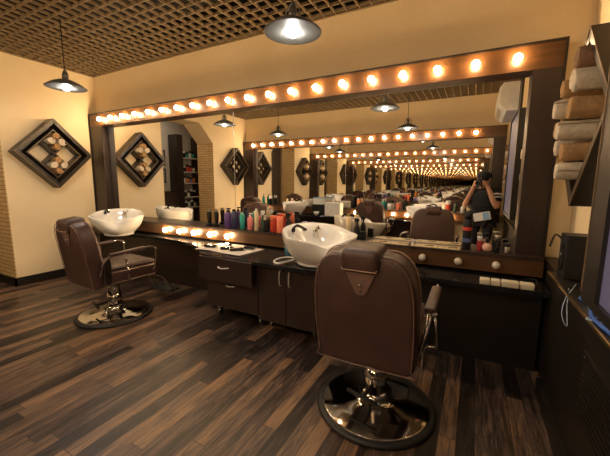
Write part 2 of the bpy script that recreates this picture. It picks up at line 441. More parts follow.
b = MB(); b.box(.425,.4549,-.6,2.36,.0,.09); loc_(b).build('plinth', M['base'], c)

# window on the right, closed by a blind, above the cover
b = MB(); b.box(.36,.379,1.30,1.44,.93,2.5); b.box(.36,.379,.30,.40,.93,2.5); b.box(.36,.379,.40,1.30,2.12,2.5); b.box(.36,.609,.30,1.44,.90,.9299); b.box(.379,.609,.30,.315,.93,2.119)
b.box(.379,.609,1.425,1.44,.93,2.119)
struct('window_1', b, M['base'])
b = MB(); b.box(.357,.3599,1.434,1.44,.93,2.5); struct('trim_3', b, M['shelfedge'])
b = MB(); 
for k in range(60):
    pass
b.box(.372,.376,.401,1.299,.931,2.119)
tag(b.build('roller_blind', M['blind']), 'greyish violet blind hanging in the right-hand window', 'blind')

# air conditioner over the window
c = thing('air_conditioner', 'white wall air conditioner above the right window, seen in the mirror', 'air conditioner', (.301, .80, 2.14))
b = MB(); b.prism([(.08,.0),(.08,.32),(-.10,.32),(-.14,.26),(-.14,.08),(-.06,.0)], 'y', -.42, .42); b.build('housing', M['white'], c, bevel=.01)
b = MB()
for k in range(4): b.box(-.148+.012*k,-.138+.012*k,-.36,.36,.055-.014*k,.062-.014*k)
b.build('louvre', M['cream'], c)

# ------------------------------------------------------------------ barber chairs
def rrect(w, h, r, n=5, z0=0):
    P = []
    for cx, cy, a in ((w/2-r, r, -PI/2), (w/2-r, h-r, 0), (-w/2+r, h-r, PI/2), (-w/2+r, r, PI)):
        P += arc(cx, cy+z0, r, a, a+PI/2, n)
    return P
def back_outline(k=1.0):
    P = []
    k *= .955; pts = [(.24*k,-.035),(.257*k,.0),(.264*k,.16),(.262*k,.34),(.25*k,.44),(.225*k,.51),(.18*k,.553),(.12*k,.565)]
    return [(x,z) for x,z in pts] + [(-x,z) for x,z in reversed(pts)]
def make_chair(label, loc, rz):
    t = thing('barber_chair', label, 'barber chair', loc, rz, 'brown leather barber chairs')
    n = 48
    MB().lathe([(.30,.0),(.335,.003),(.34,.014),(.33,.026),(.312,.030)], n=n).build('base_rim', M['rubber'], t)
    MB().lathe([(.311,.0301),(.30,.034),(.20,.040),(.12,.050),(.088,.062),(.078,.08),(.074,.110),(.0,.110)], n=n).build('base', M['chrome'], t)
    MB().lathe([(.066,.1101),(.066,.27),(.054,.275),(.054,.395),(.0,.395)], n=28).build('column', M['chrome'], t)
    b = MB(); b.tube([(-.005,-.05,.15),(-.03,-.155,.14)], .010)
    b.tube([(-.125,-.135,.142),(-.03,-.155,.138),(.055,-.175,.135)], .011); b.build('pump_lever', M['black'], t)
    b = MB(); b.box(-.17,.17,-.17,.17,.3955,.415); b.build('seat_plate', M['steel'], t, bevel=.004)
    # seat
    b = MB(); b.box(-.235,.235,-.17,.32,.4155,.530); b.build('seat_base', M['leather'], t, bevel=.02, seg=4)
    b = MB(); b.box(-.222,.222,-.15,.312,.5305,.572); b.build('seat', M['leather'], t, bevel=.03, seg=4)
    for sx in (-1,1):
        b = MB(); b.tube([(sx*.236,-.15,.520),(sx*.236,.295,.520)], .0045); b.tube([(sx*.236,-.15,.424),(sx*.236,.295,.424)], .0045)
        b.build('piping', M['piping'], t)
    # backrest, leaning back
    R = Matrix.Translation((0,-.235,.428)) @ Matrix.Rotation(math.radians(9), 4, 'X')
    b = MB(); b.prism(back_outline(), 'y', -.045, .085, mtx=R, smooth=True); bk = b.build('backrest', M['leather'], t, bevel=.028, seg=4)
    b = MB(); P = [R @ Vector((x*.955,-.0465,.012+z*.965)) for x,z in smooth2(back_outline())]; b.tube(P, .003, 6, close=True); b.build('piping', M['leather_tan'], bk)
    P = None
    b = MB(); P = [R @ Vector((x*1.0,.065,z)) for x,z in smooth2(back_outline(1.008))]; b.tube(P, .0035, 6, close=True); b.build('piping', M['piping'], bk)
    b = MB(); b.box(-.092,.092,-.070,.10,.480,.598, R); h = b.build('headrest', M['leather'], t, bevel=.03, seg=4)
    b = MB(); b.tube([R @ Vector(q) for q in ((-.084,-.0715,.515),(-.079,-.0725,.503),(.079,-.0725,.503),(.084,-.0715,.515))], .003); b.build('stitching', M['piping'], h)
    b = MB(); b.prism([(-.072,.487),(.072,.487),(.028,.385),(.012,.372),(-.012,.372),(-.028,.385)], 'y', -.054, -.0455, mtx=R); f = b.build('headrest_flap', M['leather_tan'], t, bevel=.002)
    b = MB(); b.ball(R @ Vector((0,-.056,.425)), .009); b.ball(R @ Vector((0,-.056,.395)), .006); b.build('stud', M['chrome'], f)
    # armrests
    for sx in (-1,1):
        x = sx*.285
        b = MB(); P = smooth_path([(sx*.262,-.235,.52),(x,-.215,.62),(x,-.15,.682),(x,-.02,.695),(x,.13,.710),(x,.235,.712),(x,.285,.68),(x,.285,.58),(sx*.25,.27,.47)], 5)
        b.tube(P, .011, 10); a = b.build('armrest', M['chrome'], t)
        b = MB(); b.box(x-.026,x+.026,-.11,.22,.712,.738, Matrix.Translation((0,0,-.02)) @ Matrix.Rotation(.06,4,'X')); b.build('arm_pad', M['leather'], a, bevel=.01, seg=3)
        b = MB(); b.prism([(-.205,.42),(-.155,.42),(-.14,.48),(-.14,.62),(-.15,.675),(-.175,.675),(-.205,.61)], 'x', min(sx*.262,sx*.276), max(sx*.262,sx*.276)); b.build('side_bracket', M['chrome'], a, bevel=.004)
    b = MB(); b.tube([(.30,-.02,.62),(.315,-.01,.50),(.318,0,.43)], .006); b.ball((.30,-.02,.63), .014); b.tube([(.24,0,.44),(.318,0,.44)], .008); b.build('recline_lever', M['chrome'], t)
    # footrest
    b = MB()
    for sx in (-1,1): b.tube(smooth_path([(sx*.15,.25,.43),(sx*.15,.42,.35),(sx*.15,.52,.20),(sx*.15,.56,.13)],4), .012)
    b.tube([(-.15,.56,.13),(.15,.56,.13)], .012); fr = b.build('footrest', M['chrome'], t)
    b = MB(); b.box(-.16,.16,.50,.64,.10,.116, Matrix.Translation((0,0,.03)) @ Matrix.Rotation(.03,4,'X')); b.build('foot_plate', M['rubber'], fr, bevel=.004)
    return t
def smooth2(P):
    Q = []
    n = len(P)
    for i in range(n):
        p0,p1,p2,p3 = (Vector(P[(i+k-1) % n]) for k in range(4))
        for j in range(3):
            u = j/3; q = .5*((2*p1)+(p2-p0)*u+(2*p0-5*p1+4*p2-p3)*u*u+(3*p1-p0-3*p2+p3)*u**3); Q.append((q.x,q.y))
    return Q
ch = make_chair('brown leather barber chair in the foreground, seen from behind', (-.44,1.735,0), 0)
dl = dup(ch, (-3.07,1.80,0), -.07, 'brown leather barber chair by the left wall, turned side-on')
for c in dl.children:              # this chair is pumped a little lower
    if not c.name.startswith(('base', 'pump')): c.location.z -= .035
d1 = dup(ch, (-1.60,-.02,0), PI, 'reflected brown barber chair left of the foreground chair\'s reflection, facing the opposite mirror')
d2 = dup(ch, (-4.15,.0,0), PI, 'brown barber chair of the opposite row at the pier, seen only reflected')

for d in (d1, d2):        # their footrests are hidden under the opposite counter: left out
    for c in [c for c in d.children if c.name.startswith('footrest')]:
        for g in list(c.children): bpy.data.objects.remove(g)
        bpy.data.objects.remove(c)

# ------------------------------------------------------------------ wash basins
def make_basin(label, loc, rz):
    t = thing('wash_basin', label, 'wash basin', loc, rz, 'white ceramic hair-wash basins')
    n = 64
    def rim(a, w=1.0):   # plan radius and height; front (neck side) is -Y
        ca, sa = math.cos(a), math.sin(a)
        e = 2.4
        rx = .30; ry = .27
        r = 1/((abs(ca)/rx)**e + (abs(sa)/ry)**e)**(1/e)
        f = max(0, -sa)
        d = math.atan2(ca, -sa)         # 0 at the front
        # pointed wings on each side of the neck recess
        r += w*.055*math.exp(-((abs(d)-.95)/.42)**2)
        r -= w*.060*math.exp(-(d/.5)**2)
        r *= .93; z = .262 + .045*sa
        z -= .060*math.exp(-(d/.42)**2)
        z += .012*math.exp(-((abs(d)-.95)/.3)**2)
        return r, z
    bm = bmesh.new(); rings = []
    outer = [(.46,.0,0),(.47,.02,0),(.50,.035,0),(.66,.10,0),(.82,.16,0),(.935,.215,.35),(1.0,.0,1),(.985,.012,1),(.90,.008,1)]
    inner = [(.80,-.01,1),(.72,-.04,1),(.62,-.09,1),(.48,-.135,1),(.30,-.16,1),(.10,-.17,1)]
    for k, (fr, z, w) in enumerate(outer+inner):
        ring = []
        for i in range(n):
            a = 2*PI*i/n; r, zr = rim(a, (0,0,0,0,.15,.55)[k] if k < 6 else 1.0)
            if k < 3: rr = .165 + .008*(k == 0); X = rr*math.cos(a); Yv = rr*.9*math.sin(a)+.0
            else:
                base = .155 if k < 6 else 0
                if k < 6:
                    u = {3:.62, 4:.89, 5:1.0}[k]; rr = .165*(1-u)+r*u
                else: rr = r*fr
                X = rr*math.cos(a); Yv = rr*math.sin(a)
            if w == 0: Z = z*(zr/.262)
            elif w == 1:
                if k >= 9: Z = .262 + z - (zr-.262)*0 - (1-fr)*0; Z = zr*(fr) + (.262)*(1-fr) + z
                else: Z = zr + z
            else: Z = .212*(zr/.262)
            if k >= 9: Yv -= .0
            ring.append(bm.verts.new((X, Yv, Z)))
        rings.append(ring)
    for A, B in zip(rings, rings[1:]):
        for i in range(n): bm.faces.new((A[i], A[(i+1)%n], B[(i+1)%n], B[i])).smooth = True
    bm.faces.new(list(reversed(rings[0]))); bm.faces.new(rings[-1])
    m_ = MB(); m_.bm.free(); m_.bm = bm; m_.build('bowl', M['ceramic'], t, sub=1)
    b = MB(); b.lathe([(.022,.085),(.022,.094)], (0,0,0), 16); b.build('drain', M['chrome'], t)
    b = MB(); b.lathe([(.024,0),(.024,.05),(.018,.06),(0,.06)], (.05,.155,.205), 16); b.tube(smooth_path([(.05,.155,.25),(.05,.12,.285),(.05,.06,.275)],3), .011)
    b.tube([(.05,.155,.262),(.09,.175,.29)], .006); b.build('mixer_tap', M['chrome'], t)
    b = MB(); b.lathe([(.016,0),(.016,.03)], (-.16,.13,.255), 12)
    b.tube(smooth_path([(-.16,.13,.285),(-.14,.09,.315),(-.11,.02,.30)],3), .012, radii=None); b.ball((-.105,.005,.293), .020, (1,1.2,.7)); b.build('hand_shower', M['blackgloss'], t)
    return t
bs = make_basin('white ceramic wash basin on the counter beside the foreground chair', (-1.12,2.33,CT), math.radians(48))
dup(bs, (-3.91,2.42,CT), math.radians(50), 'white ceramic wash basin in the left corner, beside the side-on chair')
dup(bs, (-3.34,-.15,CT), math.radians(228), 'white basin on the opposite counter reflected left of the white boxes')
dup(bs, (-.76,-.15,CT), math.radians(228), 'white basin on the opposite counter reflected behind the foreground chair')
b = MB(); b.tube([(-1.39+.085*math.cos(a), 2.28+.12*math.sin(a), CT+.008+.02*max(0,math.cos(a))) for a in [2*PI*i/28 for i in range(28)]], .0075, 8, close=True)
tag(b.build('shower_hose', M['white']), 'pale looped hose lying on the counter left of the nearer basin', 'hose')

# ------------------------------------------------------------------ pendant lamps
def make_pendant(label, x, y, z):
    t = thing('pendant_lamp', label, 'pendant lamp', (x,y,z), 0, 'grey metal pendant lamps')
    MB().lathe([(.168,-.012),(.170,-.008),(.120,.028),(.060,.055),(.030,.062),(.030,.060),(.058,.052),(.118,.025),(.165,-.011)], n=40).build('shade', [M['shade']], t)
    MB().lathe([(.160,-.0125),(.117,.0215),(.057,.0485),(.02,.056)], n=40).build('shade_lining', M['shadein'], t)
    b = MB(); b.lathe([(.024,.063),(.026,.10),(.018,.13),(.006,.14)], n=20); b.tube(smooth_path([(.045,0,.062),(.05,0,.10),(.0,0,.155),(-.05,0,.10),(-.045,0,.062)],4), .004); b.build('cap', M['shade'], t)
    b = MB(); b.tube([(0,0,.14),(0,0,ZC-z+.04)], .004); b.build('cord', M['black'], t)
    b = MB(); b.lathe([(.013,.05),(.013,.03),(.020,.022),(.0305,.0),(.031,-.008),(.026,-.024),(.014,-.034),(0,-.037)], n=20); b.build('light_bulb', M['lamp'], t)
    return t
ZL = 2.192
pl = make_pendant('grey metal pendant lamp high in front of the wall at the centre', -1.02, 1.76, ZL)
dup(pl, (-3.5,1.76,ZL), 0, 'grey metal pendant lamp hanging near the left corner')
dup(pl, (-3.30,.54,ZL), 0, 'grey pendant lamp of the rear row reflected at the left')
dup(pl, (-1.04,.22,ZL), 0, 'grey pendant lamp of the rear row reflected right of the centre')

# ------------------------------------------------------------------ diamond towel shelves
def diamond(label, xw, sgn, yc, zc, half, depth, grid):
    # xw = wall plane, sgn = +1 sticks out towards +x
    t = thing('diamond_shelf', label, 'wall shelf', (xw, yc, zc), 0, 'dark diamond wall shelves')
    R = Matrix.Rotation(PI/4, 4, 'X'); s = half*math.sqrt(2)/2; th = .045
    def X(a, b_): return (min(sgn*a, sgn*b_), max(sgn*a, sgn*b_))
    for args in ((-s,s,s-th,s),(-s,s,-s,-s+th),(-s,-s+th,-s+th+.0005,s-th-.0005),(s-th,s,-s+th+.0005,s-th-.0005)):
        b = MB(); x0,x1 = X(.001, depth); b.box(x0,x1,args[0],args[1],args[2],args[3],R); o = b.build('side_board', M['shelfwood'], t, bevel=.0015)
    # pale front edging
    b = MB(); x0,x1 = X(depth+.0002, depth+.004); e=.006
    for q in ((-s,s,s-e,s),(-s,s,-s,-s+e),(-s,-s+e,-s+e,s-e),(s-e,s,-s+e,s-e)): b.box(x0,x1,*q,R)
    b.build('front_edging', M['shelfedge'], t)
    # inner box
    i = s*.70; x0,x1 = X(.001, depth*.82); b = MB()
    for q in ((-i,i,i-.014,i),(-i,i,-i,-i+.014),(-i,-i+.014,-i+.014,i-.014),(i-.014,i,-i+.014,i-.014)): b.box(x0,x1,*q,R)
    b.build('inner_box', M['shelfwood'], t)
    x0,x1 = X(depth*.82+.0002, depth*.82+.004); b = MB()
    for q in ((-i,i,i-e,i),(-i,i,-i,-i+e),(-i,-i+e,-i+e,i-e),(i-e,i,-i+e,i-e)): b.box(x0,x1,*q,R)
    b.build('inner_edging', M['shelfedge'], t)
    b = MB(); x0,x1 = X(.001, depth*.02+.006)
    for q in ((-s+th,s-th,i+.001,s-th-.001),(-s+th,s-th,-s+th+.001,-i-.001),(-s+th+.001,-i-.001,-i,i),(i+.001,s-th-.001,-i,i)): b.box(x0,x1,*q,R)
    b.build('back_panel', M['shelfwood'], t)
    x0,x1 = X(.002, depth*(.78 if grid == 2 else .45))
    for k in range(1, grid):
        v = -i + 2*i*k/grid
        b = MB(); b.box(x0,x1,v-.007,v+.007,-i+.015,i-.015,R); b.build('divider', M['shelfwood'], t)
        b = MB()
        for j in range(grid):
            a0 = -i+2*i*j/grid+.0085 if j else -i+.015; a1 = -i+2*i*(j+1)/grid-.0085 if j<grid-1 else i-.015
            b.box(x0,x1,a0,a1,v-.007,v+.007,R)
        b.build('divider', M['shelfwood'], t)
    return t
def towel_mesh(name, m_, r, L_, turns=2.6):
    # a rolled towel: spiral cross-section extruded along x
    b = MB(); n = 46; P = []; Q = []
    th = r/(turns+.6)*.46
    for i in range(n+1):
        a = 2*PI*turns*i/n; rr = r*(.16+.84*i/n)
        P.append(((rr)*math.cos(a), rr*math.sin(a))); Q.append(((rr-th*1.7)*math.cos(a), (rr-th*1.7)*math.sin(a)))
    secs = []
    for k, t_ in enumerate((0, .03, .12, .35, .65, .88, .97, 1)):
        sc_ = (.90, .97, 1, 1.0, 1.0, 1, .95, .86)[k]; ph = random.uniform(0, 6.28)
        def w(p): 
            a = math.atan2(p[1], p[0]); f = sc_*(1+.045*math.sin(2*a+ph)+.02*math.sin(5*a+ph)); return (L_*t_, p[0]*f, p[1]*f)
        secs.append(([b.bm.verts.new(w(p)) for p in P], [b.bm.verts.new(w(p)) for p in Q]))
    for (va,vb),(wa,wb) in zip(secs, secs[1:]):
        for i in range(n):
            b.bm.faces.new((va[i],va[i+1],wa[i+1],wa[i])).smooth = True; b.bm.faces.new((vb[i+1],vb[i],wb[i],wb[i+1])).smooth = True
        b.bm.faces.new((va[0],wa[0],wb[0],vb[0])); b.bm.faces.new((va[n],vb[n],wb[n],wa[n]))
    for (va,vb) in (secs[0], secs[-1]):
        for i in range(n): b.bm.faces.new((va[i+1],va[i],vb[i],vb[i+1]))
    o = b.build(name, m_); me = o.data; bpy.data.objects.remove(o); return me
diamond('dark diamond shelf with rolled towels on the left wall', XL, 1, 2.235, 1.655, .44, .17, 2)
diamond('dark diamond shelf without towels on the rear-left pier, seen in the mirror', XL, 1, -.14, 1.66, .42, .16, 3)
diamond('dark diamond shelf crammed with towels on the right wall', XR, -1, 2.085, 1.625, .43, .18, 1)
tw = {}
def towel(kind, x, y, z, r, L_, group, label, ry=0, rz=0):
    key = (kind, round(r,3), round(L_,3), round(y,1))
    if key not in tw: tw[key] = towel_mesh('rolled_towel', M['towel'+kind], r, L_)
    o = bpy.data.objects.new('rolled_towel', tw[key]); COL.objects.link(o); o.location = (x,y,z)
    o.rotation_euler = (random.uniform(0,6.28), 0, rz) if ry == 0 else (random.uniform(0,6.28), ry, rz)
    return tag(o, label, 'towel', group)
q = .052
for zc, w in ((1.655+.148, 'upper'), (1.655-.148, 'lower')):
    for (dy, dz, k, wd) in ((0,.070,'t','tan rolled towel, topmost'),(-.058,.004,'w','cream rolled towel, left one'),(.058,.004,'w','cream rolled towel, right one'),(0,-.066,'t','tan rolled towel, bottom one')):
        towel(k, XL+.012, 2.235+dy, zc+dz, .050 if k=='w' else .047, .20, 'towels in the left wall shelf', '%s in the %s cell of the left diamond shelf' % (wd, w))
# towels of the right shelf: rolls laid one on another and sticking out of the frame
RT = [('b',2.070,1.915,.054,.235,'brown rolled towel, topmost of the pile in the near right shelf'),
      ('w',2.030,1.800,.060,.250,'cream rolled towel just under the brown topmost one in the near right shelf'),
      ('t',2.060,1.680,.060,.245,'wide tan rolled towel under the upper cream one in the near right shelf'),
      ('w',2.100,1.572,.052,.275,'cream rolled towel at mid-height in the near right shelf, under the wide tan one'),
      ('t',2.095,1.470,.049,.250,'tan rolled towel in the lower half of the near right shelf'),
      ('w',2.090,1.368,.050,.265,'cream rolled towel, lowest in the near right shelf'),
      ('t',2.180,1.800,.048,.260,'tan rolled towel behind the upper cream one, towards the mirror'),
      ('w',2.235,1.700,.055,.275,'cream rolled towel whose round end sticks out furthest towards the mirror'),
      ('t',2.210,1.595,.049,.265,'tan rolled towel under the cream one that sticks out towards the mirror'),
      ('w',2.200,1.500,.044,.260,'small cream rolled towel behind the lower tan one, towards the mirror')]
for k, y, z, r, L_, lab in RT: towel(k, XR-L_+.01, y, z, r, L_-.03, 'towels in the right wall shelf', lab, 0, random.uniform(-.05,.05))
diamond('dark diamond shelf with towels in the right rear corner, seen only in the mirror', XR, -1, -.16, 1.62, .42, .18, 1)
for n_,(k,y,z,r) in enumerate((('b',-.16,1.86,.05),('w',-.16,1.75,.055),('t',-.16,1.64,.05),('w',-.16,1.53,.055),('t',-.16,1.42,.05),('w',-.16,1.33,.036))):
    towel(k, XR-.25, y, z, r, .24, 'towels in the rear right shelf', '%s rolled towel, %s of the stack in the rear right shelf seen in the mirror' % ({'b':'brown','w':'cream','t':'tan'}[k], ('top','second','third','fourth','fifth','bottom')[n_]))

# ------------------------------------------------------------------ bottles and small things
def bottle(name, x, y, z, r, h, body, cap, label, cat, style='pump', group=None):
    t = thing(name, label, cat, (x,y,z), 0, group)
    if style == 'can':
        MB().lathe([(r*.96,0),(r,.004),(r,h*.84),(r*.8,h*.88),(r*.62,h*.885)], n=22).build('body', body, t)
        MB().lathe([(r*.60,h*.886),(r*.60,h*.98),(r*.5,h),(0,h)], n=18).build('cap', cap, t)
    elif style == 'pump':
        MB().lathe([(r*.94,0),(r,.005),(r,h*.66),(r*.85,h*.72),(r*.4,h*.77),(r*.4,h*.80)], n=22).build('body', body, t)
        b = MB(); b.lathe([(r*.42,h*.801),(r*.42,h*.86),(r*.15,h*.865),(r*.15,h*.95)], n=14); b.box(-r*.25,r*.9,-r*.22,r*.22,h*.951,h); b.build('pump', cap, t)
    elif style == 'jar':
        MB().lathe([(r*.9,0),(r,.006),(r,h*.68),(r*.96,h*.70)], n=22).build('body', body, t)
        MB().lathe([(r*1.02,h*.701),(r*1.02,h*.98),(r*.95,h),(0,h)], n=22).build('lid', cap, t)
    elif style == 'spray':
        MB().lathe([(r*.94,0),(r,.005),(r*.98,h*.5),(r*.55,h*.68),(r*.32,h*.74),(r*.32,h*.78)], n=22).build('body', body, t)
        b = MB(); b.lathe([(r*.4,h*.781),(r*.4,h*.86)], n=14); b.box(-r*.9,r*.7,-r*.3,r*.3,h*.861,h); b.box(-r*.8,-r*.6,-r*.15,r*.15,h*.7,h*.86); b.build('trigger', cap, t)
    return t
ZS = .7995
teal = cmat('teal_plastic', (.02,.30,.26)); pink = cmat('pink_plastic', (.75,.22,.22)); red = cmat('red_plastic', (.55,.05,.03)); coral = cmat('coral_plastic', (.80,.20,.10))
purple = cmat('purple_plastic', (.12,.06,.20)); violet = cmat('violet_plastic', (.28,.20,.50)); creamp = cmat('ivory_plastic', (.70,.55,.33)); green = cmat('dark_green_plastic', (.03,.07,.04)); orange = cmat('orange_plastic', (.75,.26,.04))
G = 'bottles on the mirror ledge'
# clippers on a charging stand
def clipper(x, y, label, h=.17):
    t = thing('hair_clipper', label, 'hair clipper', (x,y,ZS), 0, 'clippers standing on the ledge')
    MB().box(-.03,.03,-.028,.028,0,.03).build('charging_base', M['black'], t, bevel=.006)
    b = MB(); b.prism([(-.016,.031),(.016,.031),(.022,h*.5),(.024,h*.85),(.02,h),(-.02,h),(-.024,h*.85),(-.018,h*.5)], 'y', -.016, .016); b.build('body', M['blackgloss'], t, bevel=.005)
    b = MB(); b.box(-.018,.018,-.012,.012,h+.0005,h+.02)
    for k in range(6): b.box(-.017+k*.006,-.0145+k*.006,-.01,.01,h+.0205,h+.028)
    b.build('blade', M['steel'], t)
clipper(-2.70, 2.74, 'black hair clipper standing leftmost in the group on the ledge')
clipper(-2.60, 2.75, 'black hair clipper standing second from left on the ledge')
bottle('shampoo_bottle', -2.44, 2.76, ZS, .040, .22, purple, M['black'], 'dark purple pump bottle at the mirror joint', 'bottle', 'pump', G)
bottle('hairspray_can', -2.34, 2.75, ZS, .033, .21, cmat('dark_blue_can',(.03,.03,.09)), M['black'], 'dark blue spray can left of the teal bottle', 'spray can', 'can', G)
bottle('tonic_bottle', -2.22, 2.74, ZS, .027, .18, teal, cmat('pale_green',(.2,.5,.3)), 'slim teal bottle on the ledge left of the pink one', 'bottle', 'can', G)
bottle('tonic_bottle', -2.12, 2.75, ZS, .032, .18, pink, M['white'], 'pink bottle on the ledge between the teal and ivory ones', 'bottle', 'pump', G)
bottle('shampoo_bottle', -2.03, 2.74, ZS, .022, .23, creamp, M['white'], 'tall slim ivory bottle with a white top on the ledge', 'bottle', 'can', G)
bottle('spray_bottle', -1.965, 2.77, ZS, .028, .21, green, M['white'], 'dark green spray bottle right of the tall ivory one', 'spray bottle', 'spray', G)
bottle('aftershave_bottle', -1.895, 2.73, ZS, .028, .17, M['blackgloss'], M['steel'], 'glossy black bottle between green and red ones on the ledge', 'bottle', 'jar', G)
bottle('shampoo_bottle', -1.82, 2.75, ZS, .034, .17, red, coral, 'red bottle on the ledge left of the coral one', 'bottle', 'jar', G)
bottle('shampoo_bottle', -1.735, 2.74, ZS, .036, .19, coral, red, 'large coral bottle with a red cap on the ledge', 'bottle', 'can', G)
bottle('spray_bottle', -1.645, 2.76, ZS, .034, .20, M['black'], M['black'], 'black spray bottle right of the coral bottle', 'spray bottle', 'spray', G)
bottle('cream_jar', -1.56, 2.75, ZS, .030, .10, violet, cmat('lilac_lid',(.5,.42,.62)), 'violet jar on the ledge behind the nearer basin', 'jar', 'jar', G)
bottle('cream_jar', -1.48, 2.75, ZS, .028, .10, violet, violet, 'small violet jar without a pale lid, behind the nearer basin', 'jar', 'jar', G)
bottle('cream_jar', -1.24, 2.76, ZS, .034, .09, orange, red, 'orange jar on the ledge behind the nearer basin', 'jar', 'jar', G)
bottle('tonic_bottle', -1.00, 2.74, ZS, .024, .23, creamp, M['gold'], 'tall ivory bottle right of the nearer basin', 'bottle', 'can', G)
bottle('spray_bottle', -.925, 2.76, ZS, .027, .19, M['black'], M['black'], 'black spray bottle beside the tall ivory bottle right of the basin', 'spray bottle', 'spray', G)
bottle('styling_jar', -.86, 2.73, ZS, .028, .08, M['black'], M['black'], 'low black jar beside the black spray bottle', 'jar', 'jar', G)
# tall black can with coloured bands
t = thing('hairspray_can', 'tall black spray can with red and blue bands on the right of the ledge', 'spray can', (-.035,2.76,ZS), 0, G)
MB().lathe([(.030,0),(.032,.004),(.032,.06),(.032,.09),(.032,.15),(.032,.175),(.032,.225),(.020,.24)], n=24, mis=[0,0,1,0,2,0,0]).build('body', [M['black'], cmat('dull_blue_band',(.08,.12,.30)), red], t)
MB().lathe([(.026,.2405),(.026,.275),(.018,.285),(0,.285)], n=20).build('cap', M['black'], t)
bottle('lotion_bottle', .055, 2.75, ZS, .018, .11, cmat('wine_red',(.35,.03,.03)), M['white'], 'small wine-red and white bottle right of the tall black can', 'bottle', 'jar', G)
t = thing('powder_brush', 'pale pink round powder brush on the right of the ledge', 'brush', (.105,2.735,ZS))
MB().ball((0,0,.034), .034, (1,1,.95)).build('bristles', cmat('pale_pink_bristle',(.70,.42,.33),.9), t)
MB().lathe([(.010,.0665),(.014,.09),(.012,.11),(0,.113)], n=12).build('handle', M['black'], t)
bottle('aftershave_bottle', .17, 2.75, ZS, .024, .13, M['blackgloss'], M['steel'], 'black bottle nearest the right side of the mirror frame', 'bottle', 'jar', G)
bottle('styling_jar', .235, 2.75, ZS, .020, .07, M['steel'], M['black'], 'small metal jar in the right corner of the ledge', 'jar', 'jar', G)
# flat tool roll along the ledge
for i, (x0, x1, lab) in enumerate(((-.80,-.47,'cream cloth with scissors and combs on the ledge, left strip'),(-.44,-.08,'cream cloth with scissors and combs on the ledge, strip beside the tall can'))):
    t = thing('tool_cloth', lab, 'cloth', ((x0+x1)/2, 2.74, ZS)); w = (x1-x0)/2
    b = MB(); b.box(-w,w,-.055,.06,0,.004); b.build('cloth', M['paper'], t); 
    for k in range(4):
        xx = x0 + (k+.5)*(x1-x0)/4; a = random.uniform(-.3,.3)
        tt = thing(('styling_comb' if k%2 else 'hair_scissors'), ('black comb lying across the %s tool cloth on the ledge, %s' if k%2 else 'steel scissors lying on the %s tool cloth on the ledge, %s') % (('left','right')[i], ('leftmost','second','third','rightmost')[k]), 'comb' if k%2 else 'scissors', (xx,2.74,ZS+.0045), a, 'tools on the ledge')
        if k%2:
            b = MB(); b.box(-.035,.035,.006,.014,0,.003)
            for j in range(15): b.box(-.034+j*.0047,-.0315+j*.0047,-.012,.006,0,.0025)
            b.build('comb_body', M['black'], tt)
        else:
            for sgn in (-1,1):
                b = MB(); b.prism([(-.002,0),(.045,sgn*.010),(.045,sgn*.014),(-.002,sgn*.006)], 'z', .001 if sgn<0 else .0035, .003 if sgn<0 else .0055)
                b.tube([(-.02+.011*math.cos(2*PI*j/12), sgn*.014+.010*math.sin(2*PI*j/12), .004) for j in range(12)], .002, 6, close=True)
                b.build('blade', M['steel'], tt)
# cloth with tools on the counter over the open drawer
b = MB(); n=14
vs = {}
for i in range(n+1):
    for j in range(7):
        u=i/n; v=j/6; x=-2.42+.58*u+.02*v; y=2.24+.36*v+.02*math.sin(5*u)
        vs[i,j]=b.bm.verts.new((x,y,CT+.003+.003*(1+math.sin(9*u+3*v))))
for i in range(n):
    for j in range(6): b.bm.faces.new((vs[i,j],vs[i+1,j],vs[i+1,j+1],vs[i,j+1])).smooth=True
o = b.build('towel', M['cloth']); md = o.modifiers.new('thick','SOLIDIFY'); md.thickness=.004; md.offset=1
tag(o, 'pale pinkish towel spread on the counter with clippers on it', 'towel')
def flat_clipper(x, y, rz, label, L_=.14):
    t = thing('hair_clipper', label, 'hair clipper', (x,y,CT+.0135), rz, 'clippers lying on the towel')
    b = MB(); b.prism([(-L_/2,-.012),(-L_/4,-.018),(L_*.3,-.022),(L_*.42,-.020),(L_*.42,.020),(L_*.3,.022),(-L_/4,.018),(-L_/2,.012)], 'z', 0, .028); b.build('body', M['blackgloss'], t, bevel=.007, seg=3)
    b = MB(); b.box(L_*.4205,L_*.52,-.019,.019,.006,.014); b.build('blade', M['steel'], t)
flat_clipper(-2.32, 2.36, .3, 'black hair clipper lying leftmost on the pale towel')
flat_clipper(-2.22, 2.50, -.5, 'black hair clipper lying at the back of the pale towel')
flat_clipper(-2.10, 2.36, .75, 'black hair clipper lying in the middle of the pale towel')
flat_clipper(-1.98, 2.36, .75, 'black hair clipper lying rightmost on the pale towel')
flat_clipper(-1.93, 2.49, .5, 'slim black trimmer at the right rear corner of the pale towel', .12)
t = thing('water_glass', 'small blue glass on the counter left of the nearer basin', 'glass', (-1.56,2.60,CT))
MB().lathe([(.022,0),(.026,.004),(.030,.07),(.027,.07),(.023,.008),(0,.008)], n=20).build('glass_body', cmat('blue_glass',(.10,.30,.42),.1), t)
